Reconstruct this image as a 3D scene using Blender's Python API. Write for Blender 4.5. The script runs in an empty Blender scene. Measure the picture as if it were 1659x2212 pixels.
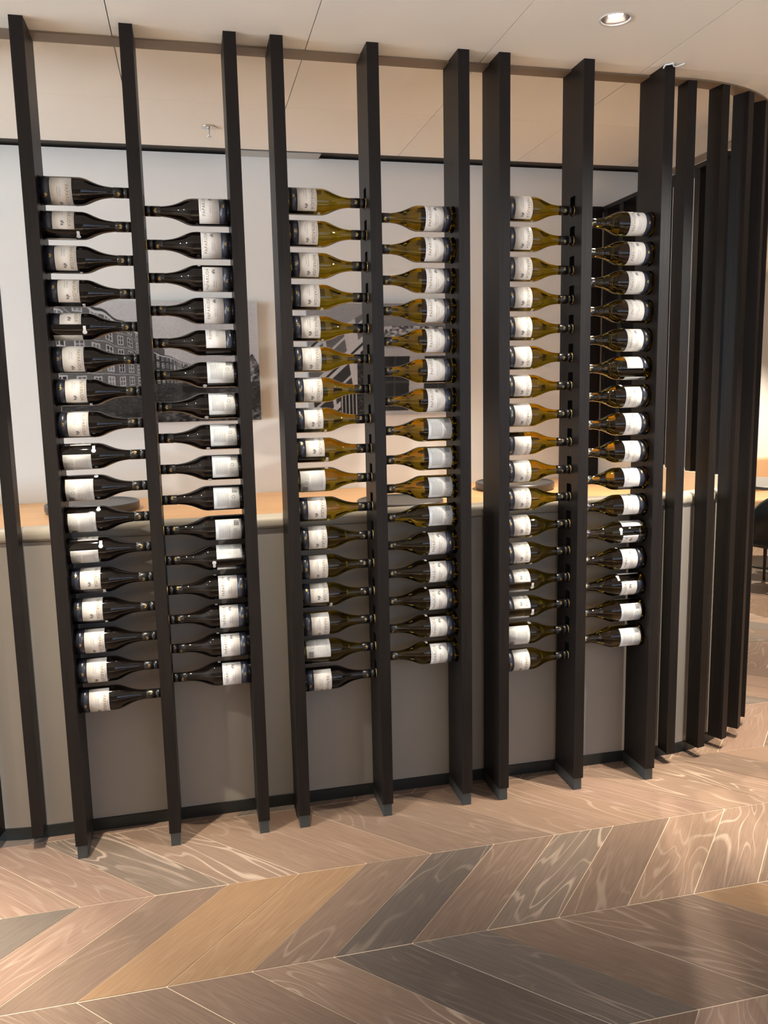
import bpy, bmesh, math, random
from mathutils import Vector, Matrix
from mathutils.geometry import tessellate_polygon
random.seed(7)
PI = math.pi
SC = bpy.context.scene
COL = SC.collection

# ------------------------------------------------------------------ camera
FPX, IW, IH = 1768.86, 1659.0, 2212.0
cam_d = bpy.data.cameras.new('camera')
cam = bpy.data.objects.new('camera', cam_d)
COL.objects.link(cam)
cam_d.sensor_fit = 'VERTICAL'
cam_d.sensor_height = 36.0
cam_d.lens = FPX / IH * 36.0
cam_d.clip_start = 0.02
_r = Vector((0.97345819, -0.22797355, -0.02017953))
_u = Vector((0.0531276, 0.13933012, 0.98881979))
_f = Vector((0.22261314, 0.96364681, -0.14774373))
cam.matrix_world = Matrix(((_r.x, _u.x, -_f.x, 0.457026), (_r.y, _u.y, -_f.y, -2.860339),
                           (_r.z, _u.z, -_f.z, 1.620287), (0, 0, 0, 1)))
SC.camera = cam

# ------------------------------------------------------------------ world, exposure
world = bpy.data.worlds.new('world')
SC.world = world
world.use_nodes = True
bg = world.node_tree.nodes['Background']
bg.inputs[0].default_value = (0.80, 0.87, 1.0, 1)
bg.inputs[1].default_value = 0.30
SC.view_settings.view_transform = 'Standard'
SC.view_settings.look = 'None'
SC.view_settings.gamma = 1.0
SC.view_settings.use_curve_mapping = False
SC.view_settings.exposure = 0.26
SC.cycles.max_bounces = 10
SC.cycles.diffuse_bounces = 4
SC.cycles.glossy_bounces = 3
SC.cycles.transmission_bounces = 8
SC.cycles.caustics_reflective = False

HT = 2.768          # ceiling
WARM = (1.0, 0.87, 0.70)
NEUT = (1.0, 0.95, 0.86)
# recessed ceiling spots: x, y, power, half angle, tilt, edge softness
SPOTS = [(-0.09, -0.52, 285, 25, (0.03, 0.10), 1.0), (2.52, -0.60, 290, 27, (-0.12, 0.25), 1.0),
         (1.833, -0.308, 130, 17, (-0.06, 0.17), 0.9), (0.75, -0.308, 120, 17, (-0.02, 0.14), 0.9),
         (-0.78, -0.80, 380, 20, (0.03, 0), 0.6), (3.10, -0.40, 360, 22, (-0.12, 0.18), 0.8),
         (-0.62, 0.80, 45, 40, (0.45, -0.22), 0.8), (2.56, 0.66, 165, 44, (-0.45, -0.22), 0.8),  # fill pair added out of sight to light the counter and wall
         (-1.1, -1.5, 70, 24, (1.35, 0.97), 0.7), (3.5, -1.5, 140, 26, (-1.30, 0.97), 0.7),  # unseen accents added at the sides to lift the bottle labels
         (0.0, -2.8, 1150, 16, (0, 0), 0.5), (2.4, -3.0, 1250, 16, (0, 0), 0.5),  # added out-of-view pools; their floor bounce brightens the ceiling
         (-2.2, -2.6, 650, 36, (0, 0), 0.5), (1.2, -3.9, 420, 30, (0, 0), 0.5), (4.3, -2.4, 650, 36, (0, 0), 0.5),  # more added off-view spots, there for bounce off the floor
         (5.0, 1.3, 420, 45, (0, 0), 0.5), (5.7, 3.7, 420, 55, (0, 0.1), 0.5)]  # added to brighten the far seating corner
for (sx, sy, pw, ha, tl, bl) in SPOTS:
    ld = bpy.data.lights.new('spot_lamp', 'SPOT')
    ld.energy = pw
    ld.color = NEUT if sy < -1.2 else WARM
    ld.spot_size = math.radians(2 * ha)
    ld.spot_blend = bl
    ld.shadow_soft_size = 0.018
    lo = bpy.data.objects.new('spot_lamp', ld)
    COL.objects.link(lo)
    lo.location = (sx, sy, HT - 0.012)
    lo.rotation_euler = Vector((tl[0], tl[1], -1)).to_track_quat('-Z', 'Y').to_euler()

# cool light from the side; its unseen glazing is added to account for it
wd = bpy.data.lights.new('added_daylight', 'AREA')
wd.shape = 'RECTANGLE'; wd.size = 5.8; wd.size_y = 2.6
wd.energy = 600
wd.color = (0.74, 0.86, 1.0)
wo = bpy.data.objects.new('added_daylight', wd)
COL.objects.link(wo)
wo.location = (-6.98, -1.55, 1.38)
wo.rotation_euler = Vector((1, 0, 0)).to_track_quat('-Z', 'Y').to_euler()

fd = bpy.data.lights.new('added_daylight', 'AREA')  # fill panel added behind the camera to put bluish sheen on post fronts
fd.shape = 'RECTANGLE'; fd.size = 5.0; fd.size_y = 1.5
fd.energy = 44
fd.color = (0.58, 0.74, 1.0)
fo = bpy.data.objects.new('added_daylight', fd)
COL.objects.link(fo)
fo.location = (3.6, -4.47, 1.80)
fo.rotation_euler = Vector((0, 1, 0)).to_track_quat('-Z', 'Z').to_euler()

# ------------------------------------------------------------------ materials
def newmat(name):
    m = bpy.data.materials.new(name)
    m.use_nodes = True
    nt = m.node_tree
    return m, nt, nt.nodes['Principled BSDF']

def plain(name, col, rough=0.5, metal=0.0, spec=0.5, bump=0.0, bscale=200.0, coat=0.0):
    m, nt, b = newmat(name)
    b.inputs['Base Color'].default_value = (*col, 1)
    b.inputs['Roughness'].default_value = rough
    b.inputs['Metallic'].default_value = metal
    b.inputs['Specular IOR Level'].default_value = spec
    b.inputs['Coat Weight'].default_value = coat
    if bump:
        tc = nt.nodes.new('ShaderNodeTexCoord')
        n = nt.nodes.new('ShaderNodeTexNoise')
        n.inputs['Scale'].default_value = bscale
        bp = nt.nodes.new('ShaderNodeBump')
        bp.inputs['Strength'].default_value = bump
        bp.inputs['Distance'].default_value = 0.002
        nt.links.new(tc.outputs['Object'], n.inputs['Vector'])
        nt.links.new(n.outputs['Fac'], bp.inputs['Height'])
        nt.links.new(bp.outputs['Normal'], b.inputs['Normal'])
    return m

def mottled(name, c1, c2, scale, rough=0.5, spec=0.5, stretch=(1, 1, 1)):
    m, nt, b = newmat(name)
    tc = nt.nodes.new('ShaderNodeTexCoord')
    mp = nt.nodes.new('ShaderNodeMapping')
    mp.inputs['Scale'].default_value = stretch
    n = nt.nodes.new('ShaderNodeTexNoise')
    n.inputs['Scale'].default_value = scale
    n.inputs['Detail'].default_value = 5
    rp = nt.nodes.new('ShaderNodeValToRGB')
    rp.color_ramp.elements[0].position = 0.3
    rp.color_ramp.elements[1].position = 0.7
    rp.color_ramp.elements[0].color = (*c1, 1)
    rp.color_ramp.elements[1].color = (*c2, 1)
    nt.links.new(tc.outputs['Object'], mp.inputs['Vector'])
    nt.links.new(mp.outputs['Vector'], n.inputs['Vector'])
    nt.links.new(n.outputs['Fac'], rp.inputs['Fac'])
    nt.links.new(rp.outputs['Color'], b.inputs['Base Color'])
    b.inputs['Roughness'].default_value = rough
    b.inputs['Specular IOR Level'].default_value = spec
    return m

def wood_floor(name):
    # tone comes from the plank's own object colour; grain runs along local x
    m, nt, b = newmat(name)
    L = nt.links.new
    oi = nt.nodes.new('ShaderNodeObjectInfo')
    tc = nt.nodes.new('ShaderNodeTexCoord')
    off = nt.nodes.new('ShaderNodeVectorMath'); off.operation = 'MULTIPLY_ADD'
    comb = nt.nodes.new('ShaderNodeCombineXYZ')
    for i in range(3):
        L(oi.outputs['Random'], comb.inputs[i])
    L(comb.outputs[0], off.inputs[0])
    off.inputs[1].default_value = (37.0, 19.0, 5.0)
    L(tc.outputs['Object'], off.inputs[2])
    mp = nt.nodes.new('ShaderNodeMapping'); mp.inputs['Scale'].default_value = (1.6, 9.0, 1)
    L(off.outputs[0], mp.inputs['Vector'])
    # cathedral rings: banded low-frequency noise
    n1 = nt.nodes.new('ShaderNodeTexNoise'); n1.inputs['Scale'].default_value = 0.9
    n1.inputs['Detail'].default_value = 1.5; n1.inputs['Distortion'].default_value = 0.5
    L(mp.outputs[0], n1.inputs['Vector'])
    mul = nt.nodes.new('ShaderNodeMath'); mul.operation = 'MULTIPLY'; mul.inputs[1].default_value = 74.0
    L(n1.outputs['Fac'], mul.inputs[0])
    sn = nt.nodes.new('ShaderNodeMath'); sn.operation = 'SINE'
    L(mul.outputs[0], sn.inputs[0])
    rr = nt.nodes.new('ShaderNodeMapRange'); rr.inputs['From Min'].default_value = 0.68; rr.inputs['From Max'].default_value = 1.0
    L(sn.outputs[0], rr.inputs['Value'])
    # fine pores
    mp2 = nt.nodes.new('ShaderNodeMapping'); mp2.inputs['Scale'].default_value = (9, 170, 1)
    L(off.outputs[0], mp2.inputs['Vector'])
    n2 = nt.nodes.new('ShaderNodeTexNoise'); n2.inputs['Scale'].default_value = 1.0; n2.inputs['Detail'].default_value = 3
    L(mp2.outputs[0], n2.inputs['Vector'])
    # where the pale grain shows at all
    n3 = nt.nodes.new('ShaderNodeTexNoise'); n3.inputs['Scale'].default_value = 2.2
    L(off.outputs[0], n3.inputs['Vector'])
    r3 = nt.nodes.new('ShaderNodeMapRange'); r3.inputs['From Min'].default_value = 0.38; r3.inputs['From Max'].default_value = 0.6
    L(n3.outputs['Fac'], r3.inputs['Value'])
    amt = nt.nodes.new('ShaderNodeMath'); amt.operation = 'MULTIPLY'
    L(rr.outputs[0], amt.inputs[0]); L(r3.outputs[0], amt.inputs[1])
    amt2 = nt.nodes.new('ShaderNodeMath'); amt2.operation = 'MULTIPLY'
    L(amt.outputs[0], amt2.inputs[0]); L(oi.outputs['Alpha'], amt2.inputs[1])
    light = nt.nodes.new('ShaderNodeMix'); light.data_type = 'RGBA'; light.blend_type = 'MIX'
    light.inputs['Factor'].default_value = 0.8
    L(oi.outputs['Color'], light.inputs[6]); light.inputs[7].default_value = (0.46, 0.36, 0.28, 1)
    mix = nt.nodes.new('ShaderNodeMix'); mix.data_type = 'RGBA'
    L(amt2.outputs[0], mix.inputs['Factor']); L(oi.outputs['Color'], mix.inputs[6]); L(light.outputs[2], mix.inputs[7])
    br = nt.nodes.new('ShaderNodeMapRange'); br.inputs['From Min'].default_value = 0.3; br.inputs['From Max'].default_value = 0.7
    br.inputs['To Min'].default_value = 0.86; br.inputs['To Max'].default_value = 1.10
    L(n2.outputs['Fac'], br.inputs['Value'])
    mm = nt.nodes.new('ShaderNodeVectorMath'); mm.operation = 'SCALE'
    L(mix.outputs[2], mm.inputs[0]); L(br.outputs[0], mm.inputs['Scale'])
    L(mm.outputs[0], b.inputs['Base Color'])
    b.inputs['Roughness'].default_value = 0.52
    b.inputs['Specular IOR Level'].default_value = 0.22
    bp = nt.nodes.new('ShaderNodeBump'); bp.inputs['Strength'].default_value = 0.15; bp.inputs['Distance'].default_value = 0.001
    L(n2.outputs['Fac'], bp.inputs['Height']); L(bp.outputs[0], b.inputs['Normal'])
    return m

def dark_oak(name):
    m, nt, b = newmat(name)
    L = nt.links.new
    tc = nt.nodes.new('ShaderNodeTexCoord')
    mp = nt.nodes.new('ShaderNodeMapping'); mp.inputs['Scale'].default_value = (140, 140, 4)
    L(tc.outputs['Object'], mp.inputs['Vector'])
    n = nt.nodes.new('ShaderNodeTexNoise'); n.inputs['Scale'].default_value = 1.0; n.inputs['Detail'].default_value = 4
    L(mp.outputs[0], n.inputs['Vector'])
    rp = nt.nodes.new('ShaderNodeValToRGB')
    rp.color_ramp.elements[0].position = 0.3; rp.color_ramp.elements[0].color = (0.0050, 0.0037, 0.0032, 1)
    rp.color_ramp.elements[1].position = 0.75; rp.color_ramp.elements[1].color = (0.0125, 0.0090, 0.0074, 1)
    L(n.outputs['Fac'], rp.inputs['Fac']); L(rp.outputs[0], b.inputs['Base Color'])
    b.inputs['Roughness'].default_value = 0.45
    b.inputs['Specular IOR Level'].default_value = 0.27
    bp = nt.nodes.new('ShaderNodeBump'); bp.inputs['Strength'].default_value = 0.25; bp.inputs['Distance'].default_value = 0.001
    L(n.outputs['Fac'], bp.inputs['Height']); L(bp.outputs[0], b.inputs['Normal'])
    return m

def glass(name, col):
    m, nt, b = newmat(name)
    b.inputs['Base Color'].default_value = (*col, 1)
    b.inputs['Roughness'].default_value = 0.02
    b.inputs['Transmission Weight'].default_value = 1.0
    b.inputs['IOR'].default_value = 1.42
    return m

def vcol(name, rough=0.5):
    m, nt, b = newmat(name)
    a = nt.nodes.new('ShaderNodeVertexColor'); a.layer_name = 'print'
    nt.links.new(a.outputs['Color'], b.inputs['Base Color'])
    b.inputs['Roughness'].default_value = rough
    return m

def emit(name, col, s):
    m, nt, b = newmat(name)
    b.inputs['Base Color'].default_value = (*col, 1)
    b.inputs['Emission Color'].default_value = (*col, 1)
    b.inputs['Emission Strength'].default_value = s
    return m

M = dict(
    oak=dark_oak('dark_stained_oak'),
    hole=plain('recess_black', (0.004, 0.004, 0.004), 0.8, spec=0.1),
    shoe=plain('grey_metal_shoe', (0.075, 0.085, 0.085), 0.45, 0.5),
    plinth=plain('dark_plinth', (0.026, 0.030, 0.029), 0.4, 0.3),
    band=mottled('bronze_ceiling_rail', (0.22, 0.165, 0.11), (0.25, 0.19, 0.13), 3, 0.5),
    ceil=plain('ceiling_white', (0.92, 0.90, 0.83), 0.75, spec=0.25),
    ceil_back=plain('ceiling_joint', (0.60, 0.56, 0.48), 0.9),
    wall=plain('wall_white', (0.82, 0.82, 0.79), 0.7, spec=0.3, bump=0.05, bscale=300),
    wallwarm=plain('wall_taupe', (0.30, 0.25, 0.20), 0.7),
    slot=plain('slot_shade', (0.055, 0.050, 0.040), 0.7),  # dark tone stands for shade in the ceiling slot
    slotbox=plain('slot_grey', (0.42, 0.44, 0.43), 0.5),
    panel=mottled('counter_panel', (0.33, 0.305, 0.275), (0.36, 0.335, 0.305), 2.5, 0.5, 0.35, (1, 1, 0.6)),
    lip=plain('padded_rail', (0.46, 0.42, 0.35), 0.45, spec=0.4, bump=0.1, bscale=120),
    counter=mottled('counter_oak_warm_lit', (0.80, 0.46, 0.215), (0.86, 0.51, 0.245), 2, 0.45, 0.4, (1, 12, 1)),  # warm lamp tint is put into the wood colour
    tray=plain('tray_charcoal', (0.060, 0.062, 0.066), 0.35),
    lowwall=plain('low_wall_cream', (0.72, 0.66, 0.55), 0.6),
    floor=wood_floor('oak_plank'),
    joint=plain('floor_joint', (0.62, 0.50, 0.38), 0.7),
    red=plain('dark_red_wine_glass', (0.0045, 0.0030, 0.0025), 0.03, spec=0.40),
    white=glass('olive_wine_glass', (0.22, 0.145, 0.004)),
    cap=plain('black_screw_cap', (0.007, 0.007, 0.008), 0.3, 0.0, 0.6),
    gold=plain('gold_foil', (0.50, 0.36, 0.13), 0.32, 0.75),
    goldink=plain('gold_ink', (0.34, 0.25, 0.11), 0.45, 0.35),
    paper=plain('label_paper', (0.74, 0.72, 0.69), 0.45, spec=0.4),
    paper2=plain('back_label_paper', (0.66, 0.67, 0.66), 0.4, spec=0.4),
    navy=plain('navy_band', (0.022, 0.026, 0.040), 0.33, 0.15, 0.6),
    ink=plain('grey_ink', (0.10, 0.10, 0.10), 0.5),
    ink2=plain('pale_ink', (0.30, 0.30, 0.30), 0.5),
    sticker=plain('sticker_white', (0.72, 0.74, 0.76), 0.4),
    canvas=vcol('photo_print', 0.45),
    canvas_side=plain('canvas_side', (0.32, 0.33, 0.34), 0.6),
    chrome=plain('chrome', (0.75, 0.75, 0.75), 0.15, 1.0),
    trim=plain('lamp_trim', (0.70, 0.66, 0.60), 0.4),
    cup=plain('lamp_cup', (0.10, 0.085, 0.08), 0.25, 0.6),
    lamp=emit('lamp_glow', (1.0, 0.86, 0.74), 14.0),
    wire=plain('white_wire', (0.85, 0.87, 0.88), 0.35),
    chair=plain('black_leather', (0.006, 0.009, 0.008), 0.45),
    chairleg=plain('black_metal', (0.01, 0.008, 0.007), 0.4),
    tabletop=plain('table_grey', (0.16, 0.155, 0.15), 0.4),
    bench=plain('warm_wood_bench', (0.62, 0.40, 0.23), 0.5),
)

# ------------------------------------------------------------------ helpers
def link(o, parent=None):
    COL.objects.link(o)
    if parent is not None:
        o.parent = parent
    return o

def mesh_obj(name, verts, faces, mat, parent=None, smooth=False):
    me = bpy.data.meshes.new(name)
    me.from_pydata(verts, [], faces)
    if mat is not None:
        me.materials.append(mat)
    if smooth:
        for q in me.polygons:
            q.use_smooth = True
    me.update()
    return link(bpy.data.objects.new(name, me), parent)

def box_data(x0, x1, y0, y1, z0, z1):
    v = [(x0, y0, z0), (x1, y0, z0), (x1, y1, z0), (x0, y1, z0), (x0, y0, z1), (x1, y0, z1), (x1, y1, z1), (x0, y1, z1)]
    f = [(0, 3, 2, 1), (4, 5, 6, 7), (0, 1, 5, 4), (1, 2, 6, 5), (2, 3, 7, 6), (3, 0, 4, 7)]
    return v, f

def box(name, x0, x1, y0, y1, z0, z1, mat, parent=None, bevel=0.0):
    v, f = box_data(x0, x1, y0, y1, z0, z1)
    if not bevel:
        return mesh_obj(name, v, f, mat, parent)
    o = mesh_obj(name, v, f, mat, parent)
    bm = bmesh.new(); bm.from_mesh(o.data)
    bmesh.ops.bevel(bm, geom=bm.edges[:], offset=bevel, segments=2, affect='EDGES', profile=0.5)
    bm.to_mesh(o.data); bm.free()
    return o

def lathe(profile, seg=32, cap0=True, cap1=True, axis='z'):
    v, f = [], []
    n = len(profile)
    for (z, r) in profile:
        for k in range(seg):
            a = 2 * PI * k / seg
            v.append((r * math.cos(a), r * math.sin(a), z))
    for i in range(n - 1):
        for k in range(seg):
            k2 = (k + 1) % seg
            f.append((i * seg + k, i * seg + k2, (i + 1) * seg + k2, (i + 1) * seg + k))
    if cap0:
        f.append(tuple(reversed(range(seg))))
    if cap1:
        f.append(tuple((n - 1) * seg + k for k in range(seg)))
    return v, f

def empty(name, loc=(0, 0, 0), rz=0.0):
    o = bpy.data.objects.new(name, None)
    o.empty_display_size = 0.05
    link(o)
    o.location = loc
    o.rotation_euler = (0, 0, rz)
    return o

def tag(o, label=None, cat=None, group=None, kind=None):
    if label: o['label'] = label
    if cat: o['category'] = cat
    if group: o['group'] = group
    if kind: o['kind'] = kind
    return o

def ngon(n, cx, cy, r, a0=0.0):
    return [(cx + r * math.cos(a0 + 2 * PI * k / n), cy + r * math.sin(a0 + 2 * PI * k / n)) for k in range(n)]

# ------------------------------------------------------------------ ring path (straight front, quarter-round ends)
XL, XR, RC = -0.162, 2.383, 0.73      # straight part, radius of the rail front line
YF = 0.105                             # front line of the narrow slats
def ring_point(s, off):
    """s: signed arc position; s in [XL,XR] straight, beyond goes round the ends. off: inward offset."""
    r = RC - off
    if XL <= s <= XR:
        return (s, YF + off)
    if s > XR:
        a = (s - XR) / RC
        if a <= PI / 2:
            return (XR + r * math.sin(a), YF + RC - r * math.cos(a))
        return (XR + r, YF + RC + (a - PI / 2) * RC)
    a = (XL - s) / RC
    if a <= PI / 2:
        return (XL - r * math.sin(a), YF + RC - r * math.cos(a))
    return (XL - r, YF + RC + (a - PI / 2) * RC)
S_END = RC * PI / 2 + 0.55
def ring_samples(n_arc=26):
    s = []
    for k in range(5): s.append(XL - RC * PI / 2 - 0.55 + 0.55 * k / 5)
    for k in range(n_arc): s.append(XL - RC * PI / 2 * (1 - k / n_arc))
    for k in range(12): s.append(XL + (XR - XL) * k / 12)
    for k in range(n_arc): s.append(XR + RC * PI / 2 * k / n_arc)
    for k in range(6): s.append(XR + RC * PI / 2 + 0.55 * k / 5)
    return s
RS = ring_samples()
def sweep(name, prof, mat, parent=None, smooth=False, samples=None):
    """prof: closed polygon of (inward offset, z)."""
    ss = samples or RS
    v, f = [], []
    n = len(prof)
    for s in ss:
        for (o, z) in prof:
            p = ring_point(s, o)
            v.append((p[0], p[1], z))
    for i in range(len(ss) - 1):
        for k in range(n):
            k2 = (k + 1) % n
            f.append((i * n + k, (i + 1) * n + k, (i + 1) * n + k2, i * n + k2))
    f.append(tuple(range(n)))
    f.append(tuple(reversed([(len(ss) - 1) * n + k for k in range(n)])))
    return mesh_obj(name, v, f, mat, parent, smooth)

# ------------------------------------------------------------------ floor
floor = box('floor', -7.2, 8, -4.6, 7.6, -0.06, -0.0012, M['joint'])
tag(floor, kind='structure')
PW, CW, DX = 0.2345, 0.44, 0.422
ang = math.atan2(CW, DX)
TONES = {  # tone rgb, strength of pale grain
    'tan': (0.240, 0.160, 0.114, 0.5), 'pink': (0.248, 0.164, 0.123, 0.4), 'orange': (0.264, 0.164, 0.094, 0.15),
    'brown': (0.180, 0.124, 0.092, 0.35), 'grey': (0.148, 0.120, 0.100, 0.5), 'dark': (0.124, 0.098, 0.082, 0.3),
    'greygrain': (0.180, 0.136, 0.106, 1.0), 'tangrain': (0.228, 0.156, 0.114, 1.0)}
FIX = {(-1, 0): 'grey', (-1, 1): 'pink', (-1, 2): 'brown', (-1, 3): 'orange', (-1, 4): 'orange', (-1, 5): 'brown', (-1, 6): 'dark',
       (-1, 7): 'brown', (-1, 8): 'greygrain', (-1, 9): 'brown', (-1, 10): 'tan', (-1, 11): 'tangrain',
       (0, 0): 'pink', (0, 1): 'pink', (0, 2): 'greygrain', (0, 3): 'tangrain', (0, 4): 'tan', (0, 5): 'tan', (0, 6): 'brown',
       (0, 7): 'brown', (0, 8): 'tan', (0, 9): 'tan', (0, 10): 'pink', (0, 11): 'tangrain', (0, 12): 'tangrain',
       (-2, 10): 'brown', (-2, 11): 'orange', (-2, 8): 'brown', (-2, 7): 'grey', (-2, 6): 'dark', (-2, 5): 'tangrain', (-2, 4): 'brown',
       (-2, 3): 'brown', (-2, 2): 'brown', (-2, 9): 'brown'}
def plank_mesh(sgn):
    # parallelogram in world axes, then turned so the grain is local x
    g = 0.0019
    hx, hy = PW / 2 - g, CW / 2 - g
    sh = sgn * DX / 2
    pts = [(-hx - sh, -hy), (hx - sh, -hy), (hx + sh, hy), (-hx + sh, hy)]
    a = ang if sgn > 0 else PI - ang
    c, s = math.cos(-a), math.sin(-a)
    q = [(x * c - y * s, x * s + y * c) for (x, y) in pts]
    zt = 0.0
    v = [(x, y, -0.012) for x, y in q] + [(x, y, zt) for x, y in q]
    f = [(4, 5, 6, 7), (0, 1, 5, 4), (1, 2, 6, 5), (2, 3, 7, 6), (3, 0, 4, 7)]
    me = bpy.data.meshes.new('plank')
    me.from_pydata(v, [], f)
    me.materials.append(M['floor'])
    return me, a
PM = {1: plank_mesh(1), -1: plank_mesh(-1)}
cands = []
for j in range(-6, 11):                  # column j spans y from -0.284+0.44*j
    y0 = -0.284 + CW * j
    sgn = -1 if j % 2 == 0 else 1
    # apex x on the column's lower seam
    apex = 0.025 if j % 2 == 0 else 0.025 - DX
    for k in range(-34, 36):
        xc = apex + PW * (k - 0.5) + sgn * DX / 2
        yc = y0 + CW / 2
        if not (-6.8 < xc < 7.4 and -4.2 < yc < 6.8):
            continue
        d = Vector((xc, yc, 0)) - cam.location
        zf = d.dot(_f)
        if zf > 0.2:
            px = IW / 2 + FPX * d.dot(_r) / zf; py = IH / 2 - FPX * d.dot(_u) / zf
            out = max(0, -px, px - IW) + max(0, -py, py - IH)
        else:
            out = 3000
        behind = 0 if (yc < 0.4 or xc > 2.6) else 2500
        cands.append((out + behind + zf * 1.0, xc, yc, j, k, sgn))
cands.sort()
rest = []
tl = list(TONES)
for n, (c, xc, yc, j, k, sgn) in enumerate(cands):
    kk = k
    rnd = random.Random(j * 100 + k)
    tone = TONES[FIX.get((j, kk), rnd.choice(['tan', 'pink', 'brown', 'brown', 'grey', 'tangrain']))]
    t = 1 + rnd.uniform(-0.06, 0.06)
    me, a = PM[sgn]
    if n < 290:
        o = link(bpy.data.objects.new('plank', me), floor)
        o.location = (xc, yc, rnd.uniform(-0.0006, 0.0006)); o.rotation_euler = (0, 0, a)
        o.color = (tone[0] * t, tone[1] * t, tone[2] * t, tone[3])
    else:
        rest.append((xc, yc, sgn, a, tone))
v, f = [], []
for (xc, yc, sgn, a, tone) in rest:
    if -0.6 < xc < 2.8 and 0.5 < yc < 1.3:
        pass
    b0 = len(v)
    c_, s_ = math.cos(a), math.sin(a)
    for q in PM[sgn][0].vertices:
        v.append((xc + q.co.x * c_ - q.co.y * s_, yc + q.co.x * s_ + q.co.y * c_, q.co.z))
    for q in PM[sgn][0].polygons:
        f.append(tuple(b0 + i for i in q.vertices))
o = mesh_obj('far_planks', v, f, M['floor'], floor)
o.color = (0.26, 0.18, 0.13, 0.3)
o['kind'] = 'stuff'

# ------------------------------------------------------------------ ceiling of square panels
ceiling = box('ceiling', -7.2, 8, -4.6, 7.6, HT + 0.24, HT + 0.28, M['ceil_back'])
tag(ceiling, kind='structure')
PX, PY = 0.627, 0.648
LIGHT_HOLES = [(s[0], s[1]) for s in SPOTS]
pm_cache = {}
def ceil_panel(cx, cy, x0, x1, y0, y1, hole=None):
    key = (round(x1 - x0, 4), round(y1 - y0, 4)) if hole is None else None
    if key in pm_cache and key is not None:
        me = pm_cache[key]
    else:
        a, b, c, d = x0 - cx, x1 - cx, y0 - cy, y1 - cy
        if hole is None:
            vv, ff = box_data(a, b, c, d, 0, 0.02)
        else:
            hx, hy = hole[0] - cx, hole[1] - cy
            outer = [Vector((a, c, 0)), Vector((b, c, 0)), Vector((b, d, 0)), Vector((a, d, 0))]
            inner = [Vector((x, y, 0)) for x, y in ngon(28, hx, hy, 0.046)]
            tri = tessellate_polygon([outer, inner])
            allv = outer + inner
            vv = [tuple(q) for q in allv]
            ff = [tuple(t) for t in tri]
            n0 = len(vv)
            vv += [(q.x, q.y, 0.02) for q in allv]
            for k in range(4):
                ff.append((k, (k + 1) % 4, n0 + (k + 1) % 4, n0 + k))
            for k in range(28):
                k2 = (k + 1) % 28
                ff.append((4 + k, 4 + k2, n0 + 4 + k2, n0 + 4 + k))
        me = bpy.data.meshes.new('ceiling_panel')
        me.from_pydata(vv, [], ff)
        me.materials.append(M['ceil'])
        if key is not None: pm_cache[key] = me
    o = link(bpy.data.objects.new('ceiling_panel', me), ceiling)
    o.location = (cx, cy, HT)
g1, g2 = 0.0016, 0.0007
for i in range(-11, 12):
    for j in range(-7, 11):
        x0, x1 = 0.272 + PX * i + g1, 0.272 + PX * (i + 1) - g1
        y0, y1 = 0.030 + PY * j + g2, 0.030 + PY * (j + 1) - g2
        if x1 < 3.5:
            if y0 > 1.29: continue
            if y1 > 1.295: y1 = 1.295
        hole = None
        for (hx, hy) in LIGHT_HOLES:
            if x0 < hx < x1 and y0 < hy < y1: hole = (hx, hy)
        ceil_panel((x0 + x1) / 2, (y0 + y1) / 2, x0, x1, y0, y1, hole)

# ------------------------------------------------------------------ back wall, slot, bulkhead, side screen
YW = 1.40
wall = box('wall_back', -7.1, 3.407, YW, YW + 0.10, 0, HT, M['wall'])
tag(wall, kind='structure')
wf = box('wall_front', -7.1, 8.0, -4.6, -4.5, 0, HT, M['wallwarm']); tag(wf, kind='structure')
wr = box('wall_right', 7.9, 8.0, -4.5, 5.1, 0, HT, M['wallwarm']); tag(wr, kind='structure')
win = empty('unseen_window_1', (-7.04, 0, 0)); tag(win, kind='structure')  # unseen frame, added around the side light
for k in range(5):
    box('mullion', -0.03, 0.03, -4.5 + 1.46 * k, -4.44 + 1.46 * k, 0.07, 2.69, M['chairleg'], win)
box('head', -0.03, 0.03, -4.5, 1.40, 2.69, HT - 0.001, M['chairleg'], win)
box('sill', -0.03, 0.03, -4.5, 1.40, 0.0, 0.07, M['chairleg'], win)
win2 = empty('unseen_window_2', (3.6, -4.46, 0)); tag(win2, kind='structure')  # unseen frame, added around the front fill panel
for k in range(6):
    box('mullion', -2.56 + 1.0 * k, -2.5 + 1.0 * k, -0.03, 0.02, 1.05, 2.55, M['chairleg'], win2)
box('head', -2.56, 2.56, -0.03, 0.02, 2.55, 2.61, M['chairleg'], win2)
box('sill', -2.56, 2.56, -0.03, 0.05, 0.99, 1.05, M['chairleg'], win2)
slot = empty('trim_1', (0, 0, 0)); tag(slot, kind='structure')
box('slot_shade_lid', -7.0, 3.40, 1.297, YW + 0.1, HT + 0.014, HT + 0.03, M['slot'], slot)  # dark lid added in place of the shade up inside the gap
box('slot_edge', -7.0, 3.40, 1.2955, 1.2975, HT - 0.003, HT + 0.02, M['slot'], slot)
box('slot_filler', 0.685, 1.140, 1.302, 1.396, HT - 0.006, HT + 0.013, M['slotbox'], slot)
far = box('wall_far', 3.41, 8, 5.0, 5.1, 0, HT, M['wall']); tag(far, kind='structure')
bulk = box('trim_2', 2.680, 2.765, 0.30, YW - 0.001, 2.552, 2.572, M['oak']); tag(bulk, kind='structure')
lw = box('wall_low', 2.675, 2.755, 0.30, YW, 0, 1.219, M['lowwall']); tag(lw, kind='structure')
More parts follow.
